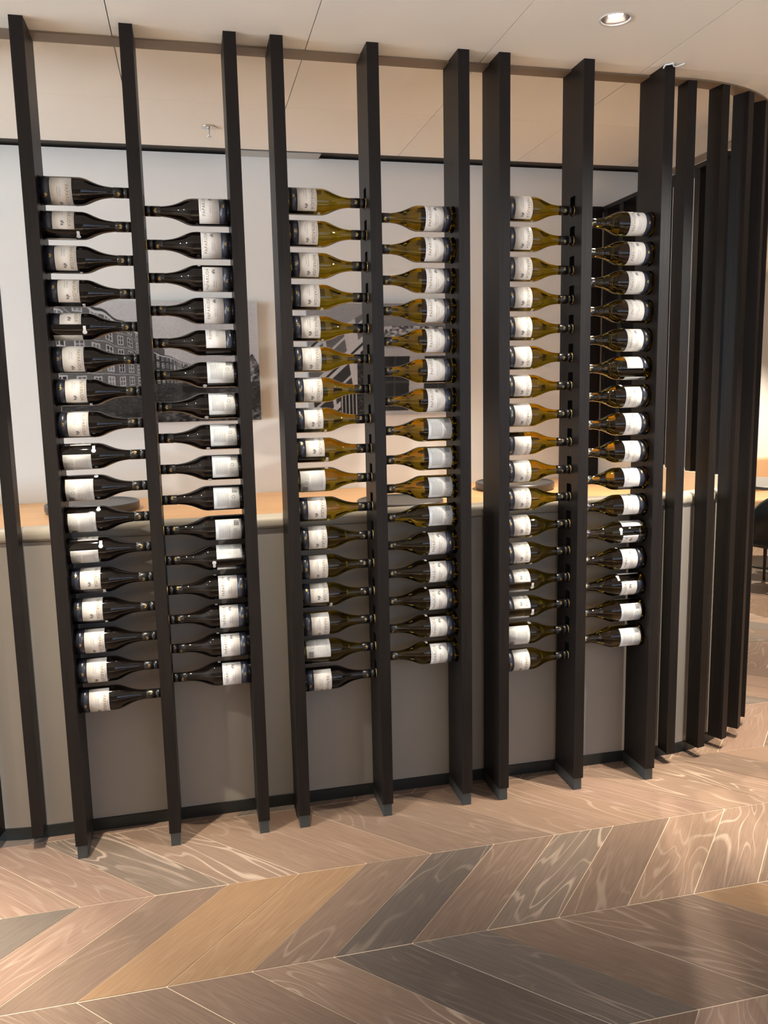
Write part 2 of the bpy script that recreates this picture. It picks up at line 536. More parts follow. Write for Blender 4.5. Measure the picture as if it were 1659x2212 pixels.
for k in range(7):
    y = 0.345 + 0.165 * k
    o = box('side_screen_slat', 2.685, 2.760, -0.02, 0.02, 1.2195, 2.5515, M['oak'])
    o.location = (0, y, 0)
    place = ['end slat nearest the curved front', 'second slat from the curved front', 'third slat from the curved front',
             'middle slat', 'third slat from the white back wall', 'second slat from the white back wall',
             'end slat against the white back wall'][k]
    tag(o, 'dark wooden slat on the cream low side wall, ' + place, 'slat', 'slats of the side screen')

o = box('screen_return_board', 2.612, 2.674, 1.352, 1.398, 1.1055, 2.5715, M['oak'])
tag(o, 'dark wooden return board standing on the counter against the back wall', 'board')

# ------------------------------------------------------------------ counter inside the slatted ring
plinth = sweep('trim_3', [(0.085, 0.0), (0.125, 0.0), (0.125, 0.045), (0.085, 0.045)], M['plinth'])
tag(plinth, kind='structure')
counter = empty('bar_counter', (1.1, 0.2, 0))
def keep(o, par):
    o.parent = par
    o.matrix_parent_inverse = par.matrix_basis.inverted()
    return o
keep(sweep('front_panel', [(0.092, 0.0455), (0.122, 0.0455), (0.122, 1.112), (0.092, 1.112)], M['panel']), counter)
lipprof = [(0.082 + 0.0, 1.125), (0.085, 1.115), (0.095, 1.1125), (0.165, 1.1125), (0.172, 1.12), (0.172, 1.15),
           (0.163, 1.159), (0.13, 1.163), (0.10, 1.160), (0.088, 1.152), (0.082, 1.14)]
cush = []
bounds = [-3.0, -0.158, 1.12, 2.40, 5.0]
for a, b in zip(bounds[:-1], bounds[1:]):
    ss = [s for s in RS if a + 0.004 < s < b - 0.004]
    if a > RS[0]: ss = [a + 0.002] + ss
    if b < RS[-1]: ss = ss + [b - 0.002]
    keep(sweep('padded_rail', lipprof, M['lip'], None, True, ss), counter)
# top: polygon under the rail and back to the wall
poly = [ring_point(s, 0.125) for s in RS if ring_point(s, 0.125)[1] < YW - 0.01]
poly = [(min(x, 2.672), y) for x, y in poly if x < 2.9]
clean = []
for q in poly:
    if q[0] >= 2.672 and clean and clean[-1][0] >= 2.672: continue
    clean.append(q)
poly = [(clean[0][0], YW - 0.002)] + clean + [(2.672, YW - 0.002)]
n = len(poly)
tris = tessellate_polygon([[Vector((x, y, 0)) for x, y in poly]])
v = [(x, y, 1.105) for x, y in poly] + [(x, y, 1.075) for x, y in poly]
f = [tuple(t) for t in tris] + [tuple(n + i for i in reversed(t)) for t in tris] + [(i, (i + 1) % n, n + (i + 1) % n, n + i) for i in range(n)]
keep(mesh_obj('counter_top', v, f, M['counter']), counter)
tag(counter, 'curved bar counter with greige front panel, padded rail and oak top', 'counter')

def tray(x, y, r, label):
    prof = [(0, r - 0.012), (0.002, r - 0.006), (0.012, r), (0.034, r), (0.038, r - 0.004), (0.038, r - 0.010), (0.033, r - 0.014), (0.032, r - 0.02)]
    vv, ff = lathe(prof, 56)
    o = mesh_obj('round_tray', vv, ff, M['tray'], None, False)
    for q in o.data.polygons:
        if len(q.vertices) == 4: q.use_smooth = True
    o.data.set_sharp_from_angle(angle=0.6)
    o.location = (x, y, 1.1055)
    tag(o, label, 'tray', 'round trays on the bar counter')
tray(0.0, 1.02, 0.205, 'round charcoal tray on the counter below the canal picture')
tray(2.05, 1.05, 0.20, 'round charcoal tray on the counter close to the cream low wall')
tray(1.33, 0.60, 0.19, 'round charcoal tray in the middle of the counter near the padded rail')

# ------------------------------------------------------------------ ceiling rail above the slats
band = sweep('ceiling_rail', [(-0.002, HT - 0.0065), (0.068, HT - 0.0065), (0.068, HT - 0.0005), (-0.002, HT - 0.0005)], M['band'])
tag(band, 'tan bronze rail on the ceiling following the slat tops round the bend', 'rail')

# ------------------------------------------------------------------ wine posts with real recesses
AX = 0.32; GAP = 0.15055; TH = 0.0412; DEP = 0.172; ZB = 0.0508
XS = []
x = 0.0
for g in range(3):
    XS += [x, x + AX, x + 2 * AX]
    x += 2 * AX + GAP
PITCH = 0.1073
ZTOP = [2.277, 2.222, 2.268, 2.2215, 2.265, 2.2225]
NROW = [17, 16, 17, 16, 17, 16]
PIT = [0.1075, 0.1076, 0.1073, 0.1073, 0.1073, 0.1078]
BY = 0.077
def rows(c): return [ZTOP[c] - PIT[c] * k for k in range(NROW[c])]
def base_hole(z): return ngon(28, BY, z, 0.0462)
def neck_hole(z):
    r = 0.0205
    pts = [(BY + r * math.cos(a), z + r * math.sin(a)) for a in [PI + PI * k / 12 for k in range(13)]]
    pts += [(BY + r, z + 0.047), (BY + r - 0.004, z + 0.051), (BY - r + 0.004, z + 0.051), (BY - r, z + 0.047)]
    return pts
HD = 0.0165
def post_mesh(left, right):
    v, f, fm = [], [], []
    def add(pts, faces, m):
        b = len(v); v.extend(pts)
        for q in faces:
            f.append(tuple(b + i for i in q)); fm.append(m)
    h = TH / 2
    for quad in ([(-h, 0, ZB), (h, 0, ZB), (h, 0, HT), (-h, 0, HT)], [(h, DEP, ZB), (-h, DEP, ZB), (-h, DEP, HT), (h, DEP, HT)],
                 [(-h, DEP, ZB), (h, DEP, ZB), (h, 0, ZB), (-h, 0, ZB)], [(-h, 0, HT), (h, 0, HT), (h, DEP, HT), (-h, DEP, HT)]):
        add(quad, [(0, 1, 2, 3)], 0)
    for sgn, holes in ((-1, left), (1, right)):
        X = sgn * h
        if not holes:
            q = [(X, 0, ZB), (X, DEP, ZB), (X, DEP, HT), (X, 0, HT)]
            add(q, [(3, 2, 1, 0) if sgn < 0 else (0, 1, 2, 3)], 0)
            continue
        cuts = [HT]
        zc = [hh[1] for hh in holes]
        for i in range(len(zc) - 1): cuts.append((zc[i] + zc[i + 1]) / 2 + (0.014 if holes[0][0] == 'n' else 0))
        cuts.append(ZB)
        for i, (kind, z) in enumerate(holes):
            zt, zb = cuts[i], cuts[i + 1]
            outer = [(0, zb), (DEP, zb), (DEP, zt), (0, zt)]
            inner = base_hole(z) if kind == 'b' else neck_hole(z)
            tri = tessellate_polygon([[Vector((a, b, 0)) for a, b in outer], [Vector((a, b, 0)) for a, b in inner]])
            pts = [(X, a, b) for a, b in outer + inner]
            out = []
            for t in tri:
                p0, p1, p2 = [Vector(pts[k]) for k in t]
                nx = (p1 - p0).cross(p2 - p0).x
                out.append(tuple(t) if nx * sgn > 0 else tuple(reversed(t)))
            add(pts, out, 0)
            n = len(inner); Xi = X - sgn * HD
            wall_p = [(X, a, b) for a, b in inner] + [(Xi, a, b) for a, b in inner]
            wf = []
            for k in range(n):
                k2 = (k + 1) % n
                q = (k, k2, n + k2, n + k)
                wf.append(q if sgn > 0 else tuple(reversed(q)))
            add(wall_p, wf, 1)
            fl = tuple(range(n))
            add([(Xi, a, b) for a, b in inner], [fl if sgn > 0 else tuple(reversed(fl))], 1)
    me = bpy.data.meshes.new('board')
    me.from_pydata(v, [], f)
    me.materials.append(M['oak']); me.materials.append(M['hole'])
    me.polygons.foreach_set('material_index', fm)
    me.update()
    return me
H = {0: ([], [('b', z) for z in rows(0)]), 1: ([('n', z) for z in rows(0)], [('n', z) for z in rows(1)]), 2: ([('b', z) for z in rows(1)], []),
     3: ([], [('b', z) for z in rows(2)]), 4: ([('n', z) for z in rows(2)], [('n', z) for z in rows(3)]), 5: ([('b', z) for z in rows(3)], []),
     6: ([], [('b', z) for z in rows(4)]), 7: ([('n', z) for z in rows(4)], [('n', z) for z in rows(5)]), 8: ([('b', z) for z in rows(5)], [])}
PL = ['outer post of the red wine rack, beside the narrow slat', 'centre post of the red wine rack holding bottle necks from both sides',
      'outer post of the red wine rack, facing the middle rack', 'outer post of the middle rack, facing the red wine rack',
      'centre post of the middle rack holding bottle necks from both sides', 'outer post of the middle rack, facing the end rack',
      'outer post of the end rack, facing the middle rack', 'centre post of the end rack holding bottle necks from both sides',
      'outer post of the end rack, beside the curving slats']
for i, xx in enumerate(XS):
    e = empty('wine_rack_post', (xx, 0, 0))
    o = link(bpy.data.objects.new('board', post_mesh(*H[i])), e)
    sh = box('metal_shoe', -0.0165, 0.0165, 0.006, 0.1885, 0, ZB, M['shoe'], e)
    sh['label'] = 'grey metal shoe'
    tag(e, 'dark oak ' + PL[i], 'post', 'deep posts of the wine racks')

# narrow slats of the screen
NM = box_data(-0.0195, 0.0195, 0, 0.068, ZB, HT - 0.007)
nme = bpy.data.meshes.new('narrow_slat'); nme.from_pydata(NM[0], [], NM[1]); nme.materials.append(M['oak'])
def narrow(s, label, grp):
    pos = ring_point(s, 0.0)
    q = ring_point(s, 0.05)
    rz = math.atan2(-(q[0] - pos[0]), q[1] - pos[1])
    o = link(bpy.data.objects.new('narrow_slat', nme))
    o.location = (pos[0], pos[1], 0); o.rotation_euler = (0, 0, rz)
    tag(o, label, 'slat', grp)
ORD = ['first', 'second', 'third', 'fourth', 'fifth', 'sixth', 'seventh', 'eighth']
for k in range(7):
    narrow(XR + 0.1605 * k, 'narrow dark oak slat, %s along the bend from the end wine rack' % ORD[k], 'narrow slats after the end rack')
for k in range(4):
    narrow(XL - 0.1605 * k, 'narrow dark oak slat, %s out from the red wine rack' % ORD[k], 'narrow slats before the red rack')

# ------------------------------------------------------------------ wine bottles
# upright bottle, axis z, front label centred on +x (angle 0); positive angle = reading direction (counter-clockwise seen from above)
LB = 0.293
PROF = [(0.026, 0.002), (0.024, 0.010), (0.015, 0.0215), (0.004, 0.0315), (0.0, 0.035), (0.0002, 0.038), (0.0015, 0.0405), (0.005, 0.0435), (0.010, 0.0441), (0.128, 0.0441), (0.136, 0.0437), (0.146, 0.0418), (0.157, 0.0381),
        (0.168, 0.0332), (0.180, 0.0280), (0.192, 0.0237), (0.204, 0.0205), (0.216, 0.0184), (0.228, 0.0170), (0.240, 0.0160), (0.288, 0.0152)]
CAPP = [(0.236, 0.0167), (0.2365, 0.0171), (0.268, 0.0169), (0.2685, 0.0160), (0.2695, 0.0160), (0.270, 0.0169), (0.287, 0.0167)]
RINGP = [(0.2872, 0.0166), (0.2885, 0.0170), (0.2905, 0.0169), (0.293, 0.0155)]
def data_mesh(name, v, f, mat, smooth=False):
    me = bpy.data.meshes.new(name); me.from_pydata(v, [], f); me.materials.append(mat)
    if smooth:
        for q in me.polygons: q.use_smooth = (len(q.vertices) == 4)
    me.update()
    return me
def catmull(pr, sub):
    out = []
    for i in range(len(pr) - 1):
        p0 = pr[max(i - 1, 0)]; p1 = pr[i]; p2 = pr[i + 1]; p3 = pr[min(i + 2, len(pr) - 1)]
        for k in range(sub):
            t = k / sub
            z = p1[0] + (p2[0] - p1[0]) * t
            m1 = (p2[1] - p0[1]) / max(p2[0] - p0[0], 1e-6) * (p2[0] - p1[0]); m2 = (p3[1] - p1[1]) / max(p3[0] - p1[0], 1e-6) * (p2[0] - p1[0])
            h = (2 * t**3 - 3 * t**2 + 1) * p1[1] + (t**3 - 2 * t**2 + t) * m1 + (-2 * t**3 + 3 * t**2) * p2[1] + (t**3 - t**2) * m2
            out.append((z, h))
    out.append(pr[-1])
    return out
bp = PROF[:9] + catmull(PROF[9:], 2)
vv, ff = lathe(bp, 40)
ME_RED = data_mesh('glass_body', vv, ff, M['red'], True)
ME_WHT = data_mesh('glass_body', vv, ff, M['white'], True)
vv, ff = lathe(CAPP, 32, True, True)
ME_CAP = data_mesh('screw_cap', vv, ff, M['cap'], True)
vv, ff = lathe(RINGP, 32, True, True)
ME_RING = data_mesh('cap_rim', vv, ff, M['gold'], True)
D2R = PI / 180
def patch(a0, a1, z0, z1, r, th=0.0004, n=28):
    v, f = [], []
    for k in range(n + 1):
        a = (a0 + (a1 - a0) * k / n) * D2R
        c, s = math.cos(a), math.sin(a)
        v += [(r * c, r * s, z0), (r * c, r * s, z1), ((r - th) * c, (r - th) * s, z0), ((r - th) * c, (r - th) * s, z1)]
    for k in range(n):
        b = 4 * k
        f += [(b, b + 4, b + 5, b + 1), (b + 3, b + 7, b + 6, b + 2), (b + 1, b + 5, b + 7, b + 3), (b + 2, b + 6, b + 4, b)]
    f += [(0, 1, 3, 2), (4 * n, 4 * n + 2, 4 * n + 3, 4 * n + 1)]
    return v, f
FA = 74; RB = 0.0446
Z_L0, Z_L1 = 0.045, 0.1115
ME_FRONT = data_mesh('front_label', *patch(-FA, FA, Z_L0, Z_L1, RB), M['paper'], True)
ME_BAND = data_mesh('label_band', *patch(-FA, FA, 0.0185, 0.0435, RB), M['navy'], True)
ME_BACK = data_mesh('back_label', *patch(180 - 58, 180 + 58, 0.022, 0.1115, RB, n=24), M['paper2'], True)
# flat art: list of polygons in (arc metres, z) wrapped on a cylinder
def wrap(polys, r, off=0.0003):
    v, f = [], []
    cut = []
    for pl in polys:                      # long quads follow the curve in short steps
        us = [q[0] for q in pl]
        if len(pl) == 4 and max(us) - min(us) > 0.007:
            n = int((max(us) - min(us)) / 0.004) + 1
            zs = [q[1] for q in pl]
            a0, a1, z0, z1 = min(us), max(us), min(zs), max(zs)
            for k in range(n):
                cut.append([(a0 + (a1 - a0) * k / n, z0), (a0 + (a1 - a0) * (k + 1) / n, z0), (a0 + (a1 - a0) * (k + 1) / n, z1), (a0 + (a1 - a0) * k / n, z1)])
        else:
            cut.append(pl)
    for pl in cut:
        b = len(v)
        for (u, z) in pl:
            a = u / RB if r is None else u / r
            rr = (RB if r is None else r) + off
            v.append((rr * math.cos(a), rr * math.sin(a), z))
        f.append(tuple(range(b, b + len(pl))))
    return v, f
def text_polys(txt, size, uc, zc, spacing=1.0):
    cu = bpy.data.curves.new('t', 'FONT')
    cu.body = txt; cu.size = size; cu.align_x = 'CENTER'; cu.align_y = 'CENTER'; cu.space_character = spacing; cu.resolution_u = 3
    ob = bpy.data.objects.new('t', cu); COL.objects.link(ob)
    dg = bpy.context.evaluated_depsgraph_get(); dg.update()
    me = bpy.data.meshes.new_from_object(ob.evaluated_get(dg))
    polys = [[(uc + me.vertices[i].co.x, zc + me.vertices[i].co.y) for i in q.vertices] for q in me.polygons]
    bpy.data.objects.remove(ob); bpy.data.curves.remove(cu); bpy.data.meshes.remove(me)
    return polys
def stroke(p, q, w):
    dx, dy = q[0] - p[0], q[1] - p[1]
    l = math.hypot(dx, dy) or 1e-6
    nx, ny = -dy / l * w / 2, dx / l * w / 2
    return [(p[0] + nx, p[1] + ny), (p[0] - nx, p[1] - ny), (q[0] - nx, q[1] - ny), (q[0] + nx, q[1] + ny)]
def dancers(u, z, s):
    """emblem: a little group of skipping figures"""
    out = []
    for (dx, dz, k) in ((-0.5, 0.0, 1), (0.0, 0.22, -1), (0.5, -0.05, 1)):
        cx, cz = u + dx * s, z + dz * s
        out.append(ngon(8, cx, cz + 0.42 * s, 0.12 * s))
        out.append([(cx - 0.10 * s, cz + 0.30 * s), (cx + 0.12 * s, cz + 0.30 * s), (cx + 0.24 * s * k, cz - 0.10 * s), (cx - 0.20 * s * k, cz - 0.14 * s)][:: (1 if k > 0 else -1)])
        out.append(stroke((cx, cz + 0.24 * s), (cx + 0.36 * s * k, cz + 0.44 * s), 0.09 * s))
        out.append(stroke((cx, cz + 0.22 * s), (cx - 0.34 * s * k, cz + 0.10 * s), 0.09 * s))
        out.append(stroke((cx + 0.1 * s * k, cz - 0.08 * s), (cx + 0.30 * s * k, cz - 0.46 * s), 0.10 * s))
        out.append(stroke((cx - 0.1 * s * k, cz - 0.08 * s), (cx - 0.22 * s * k, cz - 0.34 * s), 0.10 * s))
    return out
UO = 14 * D2R * RB
tp = text_polys('PAPARUDA', 0.0150, UO, 0.0955, 1.12)
us = [q[0] for pl in tp for q in pl]
w_ = max(us) - min(us)
sc_ = 0.0765 / w_
tp = [[(UO + (a - UO) * sc_, b) for a, b in pl] for pl in tp]
ME_NAME = data_mesh('gold_lettering', *wrap(tp, None), M['goldink'])
ME_SUB_R = data_mesh('grey_lettering', *wrap(text_polys('MERLOT', 0.0065, -0.004, 0.0745, 1.1), None), M['ink2'])
ME_SUB_W = data_mesh('grey_lettering', *wrap(text_polys('CHARDONNAY', 0.0065, -0.008, 0.0745, 1.1), None), M['ink2'])
ME_RULE = data_mesh('printed_rule', *wrap([stroke((-0.012, 0.1065), (0.026, 0.1065), 0.0009)], None), M['ink2'])
ME_RULE2 = data_mesh('printed_rule', *wrap([stroke((-0.020, 0.0675), (0.008, 0.0675), 0.0011)], None), M['ink2'])
ME_FIG = data_mesh('figure_emblem', *wrap(dancers(0.0375, 0.0735, 0.0105), None), M['ink'])
ME_BFIG = data_mesh('gold_emblem', *wrap(dancers(0.006, 0.031, 0.0072), None), M['gold'])
capf = dancers(0.0, 0.0515 + 0.2, 0.0085)
ME_CFIG = data_mesh('gold_emblem', *wrap(capf, 0.01705), M['gold'])
# back label print
pr = []
rnd = random.Random(3)
U0 = PI * RB
for k in range(13):
    z = 0.100 - k * 0.0032
    pr.append(stroke((U0 - 0.030, z), (U0 + 0.030 - rnd.uniform(0, 0.012), z), 0.0009))
for k in range(5):
    z = 0.052 - k * 0.0034
    pr.append(stroke((U0 - 0.030, z), (U0 - 0.006, z), 0.0009))
ME_BTXT = data_mesh('small_print', *wrap(pr, None), M['ink2'])
bar = []
uu = U0 + 0.020
while uu < U0 + 0.041:
    w = rnd.choice([0.0005, 0.0009, 0.0013])
    bar.append([(uu, 0.030), (uu + w, 0.030), (uu + w, 0.048), (uu, 0.048)])
    uu += w + rnd.choice([0.0006, 0.0010])
ME_BAR = data_mesh('barcode', *wrap(bar, None), M['ink'])
rg = []
o1, o2 = ngon(20, U0 + 0.004, 0.044, 0.0058), ngon(20, U0 + 0.004, 0.044, 0.0048)
for k in range(20): rg.append([o1[k], o1[(k + 1) % 20], o2[(k + 1) % 20], o2[k]])
ME_SEAL = data_mesh('round_seal', *wrap(rg, None), M['ink'])
# bottle-shaped deposit sticker in the gap between labels
SA = 97 * D2R * RB
cc = (SA + 0.0075, 0.121); rim = ngon(16, cc[0], cc[1], 0.0072)
stk = [[cc, rim[k], rim[(k + 1) % 16]] for k in range(16)] + [ [(SA - 0.013, 0.1165), (SA + 0.004, 0.1165), (SA + 0.004, 0.1255), (SA - 0.013, 0.1255)]]
ME_STK = data_mesh('white_sticker', *wrap(stk, None), M['sticker'])

PHI = [
 [-21, 49, 16, 28, 80, 10, 25, 12, 134, 170, 157, 130, 42, 36, 5, 8, -3],
 [10, -8, -25, -7, 48, 196, 196, 196, 190, 182, 170, 240, 0, -3, 0, -3],
 [19, 11, 8, 22, 22, 12, 9, 32, 46, 178, 26, 20, 8, 48, 0, 222, -8],
 [-8, 2, -8, 5, 5, 18, 2, 188, 186, 182, 180, 0, -10, -10, -12, -10],
 [12, 10, 12, 25, 25, 20, 20, 10, -35, 15, 25, 32, 31, 76, 79, 180, 5],
 [-8, -8, -8, 18, -8, 72, -20, 0, 0, 32, 26, -84, -5, -46, 172, 182]]
RACK = ['red rack', 'red rack', 'middle rack', 'middle rack', 'end rack', 'end rack']
BAY = ['beside narrow slats', 'toward middle rack', 'toward red rack', 'toward end rack', 'toward middle rack', 'beside curving slats']
NTH = ['topmost', '2nd down', '3rd down'] + ['%dth down' % k for k in range(4, 18)]
def make_proto(kind):
    """list of (mesh, parent index or -1)"""
    body = ME_RED if kind == 'red' else ME_WHT
    sub = ME_SUB_R if kind == 'red' else ME_SUB_W
    return [(body, -1), (ME_CAP, -1), (ME_RING, -1), (ME_FRONT, -1), (ME_BAND, -1), (ME_BACK, -1), (ME_STK, -1),
            (ME_CFIG, 1), (ME_NAME, 3), (sub, 3), (ME_FIG, 3), (ME_BFIG, 4), (ME_BTXT, 5), (ME_BAR, 5), (ME_SEAL, 5), (ME_RULE, 3), (ME_RULE2, 3)]
PROTO = {'red': make_proto('red'), 'white': make_proto('white')}
rb = random.Random(11)
for c in range(6):
    xl = XS[[0, 1, 3, 4, 6, 7][c]] + TH / 2
    xr = XS[[1, 2, 4, 5, 7, 8][c]] - TH / 2
    odd = (c % 2 == 0)                     # odd columns: base at lower x, neck to +x
    inset = [0.010, 0.010, 0.010, 0.0005, 0.010, 0.006][c]
    for r, z in enumerate(rows(c)):
        kind = 'red' if (c < 2 or (c == 2 and r == 16)) else 'white'
        phi = PHI[c][r] * D2R
        jit = rb.uniform(-0.001, 0.001)
        if odd:
            ax = Vector((1, 0, 0)); org = Vector((xl - inset + jit, BY, z))
        else:
            ax = Vector((-1, 0, 0)); org = Vector((xr + inset + jit, BY, z))
        # direction the front label faces: elevation phi above -y
        fx = Vector((0, -math.cos(phi), math.sin(phi)))
        fy = ax.cross(fx)
        e = empty('wine_bottle')
        e.matrix_basis = Matrix(((fx.x, fy.x, ax.x, org.x), (fx.y, fy.y, ax.y, org.y), (fx.z, fy.z, ax.z, org.z), (0, 0, 0, 1)))
        objs = []
        capang = rb.uniform(-0.6, 0.9) - phi * (-1 if not odd else 1) * 0
        for (me, par) in PROTO[kind]:
            o = bpy.data.objects.new(me.name.split('.')[0], me)
            COL.objects.link(o)
            o.parent = e if par < 0 else objs[par]
            objs.append(o)
        # the cap turns freely: keep its emblem roughly towards the aisle
        face = -phi if not odd else phi
        objs[1].rotation_euler = (0, 0, face + rb.uniform(-0.55, 0.55))
        a = PHI[c][r] % 360
        shows = 'back label out' if 110 < a < 250 else ('front label out' if (a < 60 or a > 300) else 'label edge out')
        tag(e, '%s wine bottle, %s in %s bay %s, %s' % (kind, NTH[r], RACK[c], BAY[c], shows), 'bottle', 'bottles in the ' + RACK[c] + ' bay ' + BAY[c])

# ------------------------------------------------------------------ canvas photographs
def canvas_mesh(w, h, nx, ny, fn):
    v, buf = [], []
    for j in range(ny + 1):
        for i in range(nx + 1):
            v.append((w * i / nx, 0, h * j / ny))
            g = 0.0
            for (du, dv) in ((-0.25, -0.25), (0.25, -0.25), (-0.25, 0.25), (0.25, 0.25)):
                g += fn(min(0.9999, max(0.0, (i + du) / nx)), min(0.9999, max(0.0, (j + dv) / ny))) / 4
            g = max(0.0, min(1.0, (g - 0.10) * 1.12))
            l = 0.85 * g ** 2.3
            buf += [l, l, l * 1.03, 1.0]
    f = []
    for j in range(ny):
        for i in range(nx):
            b = j * (nx + 1) + i
            f.append((b, b + 1, b + nx + 2, b + nx + 1))
    me = bpy.data.meshes.new('print'); me.from_pydata(v, [], f)
    at = me.color_attributes.new('print', 'FLOAT_COLOR', 'POINT')
    at.data.foreach_set('color', buf)
    me.materials.append(M['canvas'])
    me.update()
    return me
def hsh(a, b): 
    return (math.sin(a * 127.1 + b * 311.7) * 43758.5453) % 1.0
def vn(x, y):
    i, j = math.floor(x), math.floor(y)
    a, b = x - i, y - j
    a, b = a * a * (3 - 2 * a), b * b * (3 - 2 * b)
    return (hsh(i, j) * (1 - a) + hsh(i + 1, j) * a) * (1 - b) + (hsh(i, j + 1) * (1 - a) + hsh(i + 1, j + 1) * a) * b
def facade(s, t, n, rowsn, tone, seed):
    """brick front with white-framed sash windows; s along, t up (0..1)"""
    fs = (s * n) % 1.0; ft = (t * rowsn) % 1.0
    i, j = int(s * n), int(t * rowsn)
    g = tone + 0.05 * hsh(i, seed)
    if 0.22 < fs < 0.78 and 0.18 < ft < 0.86:
        g = 0.80
        if 0.29 < fs < 0.71 and 0.24 < ft < 0.80:
            g = 0.18 + 0.45 * hsh(i * 3 + j, seed + 2)
            if abs(fs - 0.5) < 0.035 or abs(ft - 0.52) < 0.03: g = 0.75
    if ft < 0.05: g = min(0.85, g + 0.25)
    return g
def canal(u, v):
    n1 = 0.05 * (vn(u * 160, v * 110) - 0.5)
    vx, vy = 0.83, 0.36
    def scene(u, v):
        if u < vx:
            d = (vx - u)                            # left terrace recedes to the vanishing point
            top = vy + d * (0.95 if u < 0.46 else 0.66); base = vy - d * 0.13
            top += 0.02 * math.sin(u * 60) * d
            if base <= v <= top:
                s = 1.0 / (0.10 + d); t = (v - base) / (top - base)
                if t > 0.93: return 0.82 if t < 0.965 else 0.30
                bl = int(s * 2.6)
                tone = [0.22, 0.40, 0.16, 0.48, 0.28, 0.18][bl % 6] if u > 0.40 else 0.42
                return facade(s * 2.6 - bl + bl, t, 3.0, 5 if u < 0.46 else 4, tone, bl)
            if v > top:
                k = 0.70 + 0.12 * v
                if abs(u - 0.47) < 0.05 and v < top + 0.11 - abs(u - 0.47) * 1.3: return 0.42
                return k
        else:
            top = vy + 0.10 + 0.05 * math.sin(u * 80) + (u - vx) * 0.4
            if vy - 0.03 <= v <= top: return 0.15 + 0.6 * vn(u * 90, v * 70)
            if v > top: return 0.72 + 0.12 * v
        return None
    g = scene(u, v)
    if g is None:                                   # water with broken reflections
        r = scene(u + 0.012 * math.sin(v * 150), 2 * (vy - 0.05) - v + 0.05 * vn(u * 40, v * 60))
        g = 0.16 + 0.5 * (r if r is not None else 0.5) * (0.5 + 0.5 * vn(u * 60, v * 90)) * (0.5 + v)
        if 0.60 < u < 0.72 and 0.25 < v < 0.30: g = 0.06
        if v < 0.09: g = 0.10 + 0.6 * vn(u * 60, v * 70) * (0.4 + u * 0.5)
    return g + n1
def shopfront(u, v):
    n1 = 0.04 * (vn(u * 140, v * 110) - 0.5)
    if u < 0.46:                                    # white sash fronts leaning away in steep perspective
        top = 0.62 + 0.75 * u
        if v > top: return 0.55 + 0.12 * v + n1
        d = 0.30 + u
        s = (v - 1.15 * u + 0.55) * 2.6; t = u * 2.6 + 0.3 * v
        fs, ft = s % 1.0, t % 1.0
        g = 0.80
        if 0.14 < fs < 0.82 and 0.12 < ft < 0.88:
            g = 0.16 + 0.40 * hsh(int(s), int(t))
            if abs(fs - 0.48) < 0.035 or abs(ft - 0.5) < 0.03: g = 0.78
        if fs > 0.93: g = 0.25
        if v < 0.22 and u > 0.22: g = 0.10 + (0.6 if (u * 40) % 1.0 < 0.3 else 0)
        if u > 0.34 and v < 0.5: g = 0.10 + 0.30 * vn(u * 70, v * 60)
        return g + n1
    if v > 0.80: return 0.40 + 0.2 * v + n1
    if v > 0.70: return 0.80 - 0.75 * vn(u * 60, v * 60) ** 2 + n1
    s = (u - 0.46) / 0.54
    if v > 0.60:
        return (0.10 if 0.10 < s % 0.42 < 0.34 and 0.62 < v < 0.68 else 0.66) + n1
    if v > 0.53: return 0.72 + n1
    fs = (s * 1.7) % 1.0
    lean = 0.10 * (0.5 - v)
    fs = (fs + lean) % 1.0
    if 0.14 < fs < 0.80 and v > 0.04:
        g = 0.09 + 0.10 * hsh(int(s * 9), int(v * 8))
        if abs(fs - 0.47) < 0.02 or abs(v - 0.30) < 0.012: g = 0.30
        if v < 0.16: g = 0.12 + 0.2 * ((u * 70) % 1.0 < 0.35)
        return g + n1
    return 0.70 + n1
def canvas(name, x0, x1, z0, z1, fn, nx, ny, label):
    e = empty(name, (x0, YW - 0.036, z0))
    w, h = x1 - x0, z1 - z0
    box('stretcher', 0, w, 0, 0.035, 0, h, M['canvas_side'], e)
    o = link(bpy.data.objects.new('print', canvas_mesh(w, h, nx, ny, fn)), e)
    o.location = (0, -0.0012, 0)
    tag(e, label, 'picture', 'canvas photographs on the back wall')
canvas('canvas_picture', -0.150, 0.803, 1.482, 2.064, canal, 330, 200, 'black and white canvas photograph of canal houses and water')
canvas('canvas_picture', 1.050, 1.803, 1.487, 2.060, shopfront, 260, 198, 'black and white canvas photograph of leaning house fronts and windows')

